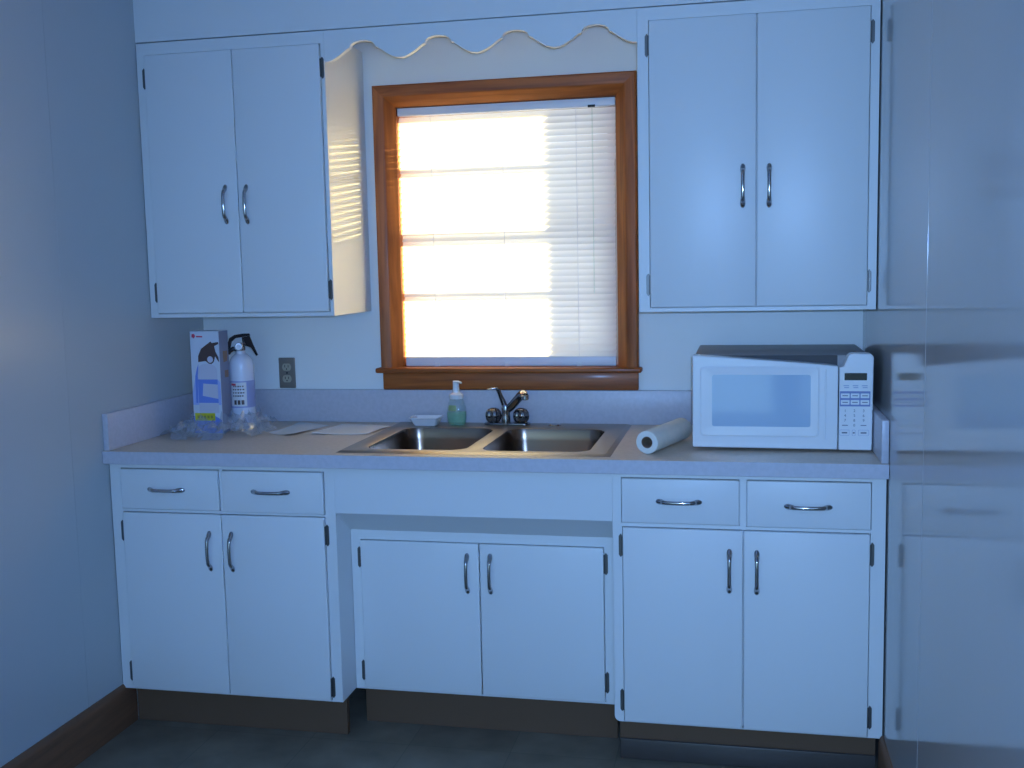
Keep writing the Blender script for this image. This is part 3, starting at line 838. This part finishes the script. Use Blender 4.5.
lever_plate('upper_lever', [(-0.040, 0.246), (-0.041, 0.274), (-0.035, 0.291), (-0.018, 0.3015), (0.010, 0.3050), (0.031, 0.3050), (0.034, 0.2985), (0.010, 0.2945), (-0.014, 0.2915), (-0.027, 0.280), (-0.031, 0.262), (-0.032, 0.246)], 0.010)
lever_plate('carrying_handle', [(0.006, 0.2925), (0.032, 0.2970), (0.036, 0.286), (0.043, 0.266), (0.0565, 0.232), (0.050, 0.229), (0.034, 0.258), (0.022, 0.263), (0.011, 0.266), (0.007, 0.280)], 0.008)
MB().sweep([at(-0.040, 0.004, 0.255), at(-0.036, 0.008, 0.262), at(-0.024, 0.010, 0.270), at(-0.014, 0.008, 0.268)], 0.0075, 12).build('nozzle', M['dark'], fe)
MB().sweep([at(0.012, 0.012, 0.300), at(0.012, 0.014, 0.292), at(0.016, 0.014, 0.284), at(0.012, 0.014, 0.277), at(0.008, 0.014, 0.284), at(0.012, 0.012, 0.292)], 0.0012, 6).build('safety_pin', M['chrome'], fe)

# ------------------------------------------------------------------ extinguisher box
BX0, BX1, BYf, BYb, BZ0, BZ1 = 0.109, 0.211, -0.300, -0.236, CT + 0.0005, 1.206
bx = thing('carton', 'tall printed blue and white carton standing left of the extinguisher', 'box', ((BX0 + BX1) / 2, (BYf + BYb) / 2, CT))
MB().box(BX0, BX1, BYf, BYb, BZ0, BZ1, 0.001, 1).build('box_body', M['box_white'], bx)
yo = BYf - 0.0004
def decal(name, pts, mat, lift=0.0, axis='y'):
    # a thin coloured layer on the carton
    t = MB()
    if axis == 'y': t.prism(pts, 'y', yo - lift - 0.0002, yo - lift)
    else: t.prism(pts, 'x', BX1 + 0.0003 + lift, BX1 + 0.0005 + lift)
    return t.build(name, M[mat], bx, smooth=False)
bxw = BX1 - BX0
U = lambda u: BX0 + bxw * u
V = lambda v: BZ0 + (BZ1 - BZ0) * v
decal('side_layer', [(BYf + 0.001, BZ0 + 0.001), (BYb - 0.001, BZ0 + 0.001), (BYb - 0.001, BZ1 - 0.001), (BYf + 0.001, BZ1 - 0.001)], 'box_side', 0, 'x')  # dark layer over the whole right side
decal('side_mark', [(BYf + 0.022, V(0.80)), (BYf + 0.052, V(0.80)), (BYf + 0.050, V(0.70)), (BYf + 0.025, V(0.69))], 'cardboard', 0.0006, 'x')
decal('side_mark', [(BYf + 0.030, V(0.61)), (BYf + 0.055, V(0.61)), (BYf + 0.055, V(0.54)), (BYf + 0.030, V(0.54))], 'cardboard', 0.0006, 'x')
decal('printed_band', [(U(0.01), V(0.002)), (U(0.99), V(0.002)), (U(0.99), V(0.13)), (U(0.6), V(0.20)), (U(0.01), V(0.17))], 'box_blue', 0)
decal('printed_field', [(U(0.01), V(0.28)), (U(0.99), V(0.28)), (U(0.99), V(0.50)), (U(0.80), V(0.56)), (U(0.14), V(0.56)), (U(0.01), V(0.40))], 'box_lblue', 0)
# pictured extinguisher: pale body, blue band, dark head
pic = [(U(0.22), V(0.20)), (U(0.90), V(0.20))] + [(U(0.56 + 0.34 * math.cos(PI * k / 10)), V(0.62 + 0.065 * math.sin(PI * k / 10))) for k in range(11)]
decal('pictured_cylinder', pic, 'box_pic', 0.0004)
decal('pictured_band', [(U(0.22), V(0.30)), (U(0.90), V(0.30)), (U(0.90), V(0.53)), (U(0.22), V(0.53))], 'box_blue', 0.0008)
decal('pictured_label', [(U(0.36), V(0.37)), (U(0.90), V(0.34)), (U(0.90), V(0.48)), (U(0.40), V(0.49))], 'box_pic', 0.0012)
head = [(U(0.26), V(0.70)), (U(0.27), V(0.76)), (U(0.38), V(0.83)), (U(0.55), V(0.865)), (U(0.72), V(0.90)), (U(0.76), V(0.885)), (U(0.98), V(0.895)), (U(0.99), V(0.875)), (U(0.84), V(0.855)), (U(0.88), V(0.80)), (U(0.97), V(0.745)), (U(0.985), V(0.70)), (U(0.95), V(0.71)), (U(0.86), V(0.755)), (U(0.80), V(0.70)), (U(0.72), V(0.68)), (U(0.62), V(0.685)), (U(0.52), V(0.71))]
decal('pictured_head', head, 'box_black', 0.0008)
decal('pictured_gauge', [(U(0.68 + 0.10 * math.cos(2 * PI * k / 14)), V(0.725 + 0.032 * math.sin(2 * PI * k / 14))) for k in range(14)], 'box_pic', 0.0012)
decal('pictured_hose', [(U(0.20), V(0.64)), (U(0.26), V(0.68)), (U(0.22), V(0.56)), (U(0.19), V(0.30)), (U(0.12), V(0.30)), (U(0.13), V(0.56))], 'box_blue', 0.0006)
decal('yellow_strip', [(U(0.06), V(0.125)), (U(0.76), V(0.125)), (U(0.76), V(0.20)), (U(0.06), V(0.20))], 'yellow', 0.0016)
for q in range(5):
    decal('printed_mark', [(U(0.14 + q * 0.115), V(0.148)), (U(0.22 + q * 0.115), V(0.148)), (U(0.22 + q * 0.115), V(0.176)), (U(0.14 + q * 0.115), V(0.176))], 'olive', 0.0020)
decal('red_logo', [(U(0.07), V(0.945)), (U(0.15), V(0.93)), (U(0.20), V(0.955)), (U(0.16), V(0.975)), (U(0.08), V(0.972))], 'red', 0.0006)
decal('red_wordmark', [(U(0.23), V(0.942)), (U(0.44), V(0.940)), (U(0.44), V(0.954)), (U(0.23), V(0.956))], 'red', 0.0006)

# ------------------------------------------------------------------ clear plastic wrapping
pl = MB(); bm = pl.bm
r2 = random.Random(21)
nx, ny = 46, 26
PX0, PX1, PY0, PY1 = 0.0225, 0.352, -0.446, -0.075
grid = {}
def inside(x, y):
    if BX0 - 0.004 < x < BX1 + 0.004 and BYf - 0.004 < y < BYb + 0.004: return True
    if (x - EX) ** 2 + (y - EY) ** 2 < (R + 0.003) ** 2: return True
    return False
def near(x, y):
    dxb = max(BX0 - x, 0, x - BX1); dyb = max(BYf - y, 0, y - BYb)
    d1 = math.hypot(dxb, dyb); d2 = abs(math.hypot(x - EX, y - EY) - R)
    return min(d1, d2)
for i in range(nx + 1):
    for k in range(ny + 1):
        u, w = i / nx, k / ny
        x = PX0 + (PX1 - PX0) * u + (r2.random() - 0.5) * 0.006
        y = PY0 + (PY1 - PY0) * w + (r2.random() - 0.5) * 0.008
        edge = min(1, 7 * min(u, 1 - u)) * min(1, 6 * min(w, 1 - w))
        d = near(x, y)
        h = 0.003 + edge * (0.008 + 0.026 * abs(math.sin(x * 61 + math.sin(y * 47) * 2.2)) * abs(math.cos(y * 53 + x * 31)) + 0.020 * r2.random())
        h += edge * 0.045 * math.exp(-(d / 0.020) ** 2) * (0.4 + 0.6 * r2.random())
        x = min(max(x, PX0), PX1); y = min(max(y, PY0), PY1)
        grid[i, k] = (x, y, CT + h)
vs = {}
for i in range(nx):
    for k in range(ny):
        q = [(i, k), (i + 1, k), (i + 1, k + 1), (i, k + 1)]
        if any(inside(grid[c][0], grid[c][1]) for c in q): continue
        cxm = sum(grid[c][0] for c in q) / 4; cym = sum(grid[c][1] for c in q) / 4
        # ragged oval outline
        f = ((cxm - 0.184) / 0.182) ** 2 + ((cym + 0.262) / 0.185) ** 2
        if f > 1.0 + 0.22 * math.sin(9 * math.atan2(cym + 0.262, cxm - 0.184)): continue
        for c in q:
            if c not in vs: vs[c] = bm.verts.new(grid[c])
        bm.faces.new([vs[c] for c in q])
bmesh.ops.triangulate(bm, faces=bm.faces)
tag(pl.build('plastic_wrap', M['film'], smooth=False), 'crumpled clear plastic wrapping around the carton and extinguisher bases', 'plastic wrap')

# ------------------------------------------------------------------ papers on the counter
def sheet(name, corners, th, wave, seed, mat):
    t = MB(); bm = t.bm; rr = random.Random(seed); n = 12
    ph = rr.random() * 6
    A, B, Cc, D = [Vector((x, y, 0)) for x, y in corners]
    top = {}
    for i in range(n + 1):
        for k in range(n + 1):
            u, w = i / n, k / n
            p = (A * (1 - u) + B * u) * (1 - w) + (D * (1 - u) + Cc * u) * w
            h = wave * (0.5 + 0.5 * math.sin(ph + u * 5.3 + w * 3.1)) * (0.35 + abs(u - 0.5) * 1.3)
            top[i, k] = (p.x, p.y, h)
    va = {c: bm.verts.new((p[0], p[1], CT + 0.0006 + p[2] + th)) for c, p in top.items()}
    vb = {c: bm.verts.new((p[0], p[1], CT + 0.0006 + p[2])) for c, p in top.items()}
    for i in range(n):
        for k in range(n):
            bm.faces.new((va[i, k], va[i + 1, k], va[i + 1, k + 1], va[i, k + 1]))
            bm.faces.new((vb[i, k], vb[i, k + 1], vb[i + 1, k + 1], vb[i + 1, k]))
        bm.faces.new((va[i, 0], vb[i, 0], vb[i + 1, 0], va[i + 1, 0])); bm.faces.new((va[i, n], va[i + 1, n], vb[i + 1, n], vb[i, n]))
        bm.faces.new((va[0, i], va[0, i + 1], vb[0, i + 1], vb[0, i])); bm.faces.new((va[n, i], vb[n, i], vb[n, i + 1], va[n, i + 1]))
    bmesh.ops.recalc_face_normals(bm, faces=bm.faces)
    return t.build(name, M[mat])
o = sheet('leaflet', [(0.520, -0.300), (0.706, -0.290), (0.722, -0.120), (0.540, -0.085)], 0.0022, 0.004, 3, 'paper')
tag(o, 'folded white leaflet on the counter touching the left edge of the sink', 'leaflet')
o = sheet('paper_sheet', [(0.372, -0.300), (0.470, -0.330), (0.500, -0.105), (0.372, -0.060)], 0.0006, 0.007, 9, 'paper')
tag(o, 'loose creased white sheet between the plastic wrap and the leaflet', 'paper')

# ------------------------------------------------------------------ wall outlet
ot = thing('wall_outlet', 'dark outlet plate with two ivory receptacles on the wall left of window', 'outlet', (0.3125, 0, 1.040))
MB().box(0.282, 0.343, -0.006, -0.0003, 0.9865, 1.0935, 0.003, 3).build('cover_plate', M['outlet'], ot)
for zc in (1.0605, 1.0195):
    e = MB().prism([(0.3125 + 0.0165 * math.cos(2 * PI * k / 24), zc + max(-0.0125, min(0.0125, 0.0165 * math.sin(2 * PI * k / 24)))) for k in range(24)], 'y', -0.0078, -0.0061).build('receptacle', M['ivory'], ot, smooth=False)
    for xs in (-0.0062, 0.0062):
        MB().box(0.3125 + xs - 0.0011, 0.3125 + xs + 0.0011, -0.0083, -0.0079, zc - 0.001, zc + 0.0075).build('slot', M['slot'], e, smooth=False)
    MB().lathe([(0.0, 0.0), (0.0024, 0.0), (0.0024, 0.0004), (0.0, 0.0004)], (0.3125, -0.0079, zc - 0.0065), 10, 'y').build('slot', M['slot'], e, smooth=False)
MB().lathe([(0.0, 0.0012), (0.0028, 0.0010), (0.0034, 0.0)], (0.3125, -0.0061, 1.040), 12, 'y').build('screw', M['slot'], ot)

# ------------------------------------------------------------------ lights
def look(o, d):
    o.rotation_euler = Vector(d).to_track_quat('-Z', 'Y').to_euler()
sun = bpy.data.lights.new('sun', 'SUN'); sun.energy = 37.0; sun.color = (1.0, 0.79, 0.34); sun.angle = math.radians(1.0)
so = bpy.data.objects.new('sun', sun); C.objects.link(so); look(so, (-1.70, -1.0, -0.125)); so.location = (4, 3, 2.5)
camC = Vector((1.86838405, -3.49520924, 1.39156459))
# the camera's own flash: a forward beam plus its weak spill
fl = bpy.data.lights.new('flash_lamp', 'SPOT'); fl.energy = 92; fl.color = (0.34, 0.615, 1.0); fl.shadow_soft_size = 0.02
fl.spot_size = math.radians(90); fl.spot_blend = 1.0
fo = bpy.data.objects.new('flash_lamp', fl); C.objects.link(fo); fo.location = camC + Vector((0.03, 0.02, 0.05)); look(fo, (-0.03, 0.98, -0.17))
fs = bpy.data.lights.new('flash_spill', 'POINT'); fs.energy = 66; fs.color = (0.13, 0.32, 1.0); fs.shadow_soft_size = 0.02
fso = bpy.data.objects.new('flash_spill', fs); C.objects.link(fso); fso.location = camC + Vector((0.03, 0.02, 0.05))
ar = bpy.data.lights.new('rear_fill_light', 'AREA'); ar.energy = 22; ar.color = (0.46, 0.82, 1.0); ar.shape = 'RECTANGLE'; ar.size = 2.0; ar.size_y = 2.1  # added fill standing in for ambient room light; no window here
ao = bpy.data.objects.new('rear_fill_light', ar); C.objects.link(ao); ao.location = (1.12, YB + 0.03, 1.25); look(ao, (0, 1, 0))

w = bpy.data.worlds.new('sky'); bpy.context.scene.world = w; w.use_nodes = True
bg = w.node_tree.nodes['Background']; bg.inputs['Color'].default_value = (0.88, 0.94, 1.0, 1); bg.inputs['Strength'].default_value = 1.9

# ------------------------------------------------------------------ camera
cam = bpy.data.cameras.new('camera'); co = bpy.data.objects.new('camera', cam); C.objects.link(co)
cam.sensor_fit = 'HORIZONTAL'; cam.sensor_width = 36.0; cam.lens = 1070.8287 * 36.0 / 1024.0
cam.clip_start = 0.05
Rm = ((0.9779, -0.2089, -0.0019), (0.2078, 0.9719, 0.1104), (-0.0212, -0.1084, 0.9939))
mat = Matrix(((Rm[0][0], Rm[0][2], -Rm[0][1], camC.x), (Rm[1][0], Rm[1][2], -Rm[1][1], camC.y), (Rm[2][0], Rm[2][2], -Rm[2][1], camC.z), (0, 0, 0, 1)))
co.matrix_world = mat
sc = bpy.context.scene
sc.camera = co
sc.view_settings.view_transform = 'Standard'
sc.view_settings.look = 'None'
sc.view_settings.exposure = 0.0
sc.view_settings.gamma = 1.0
sc.view_settings.use_curve_mapping = False
sc.cycles.use_denoising = True
sc.cycles.max_bounces = 10
sc.cycles.transparent_max_bounces = 16
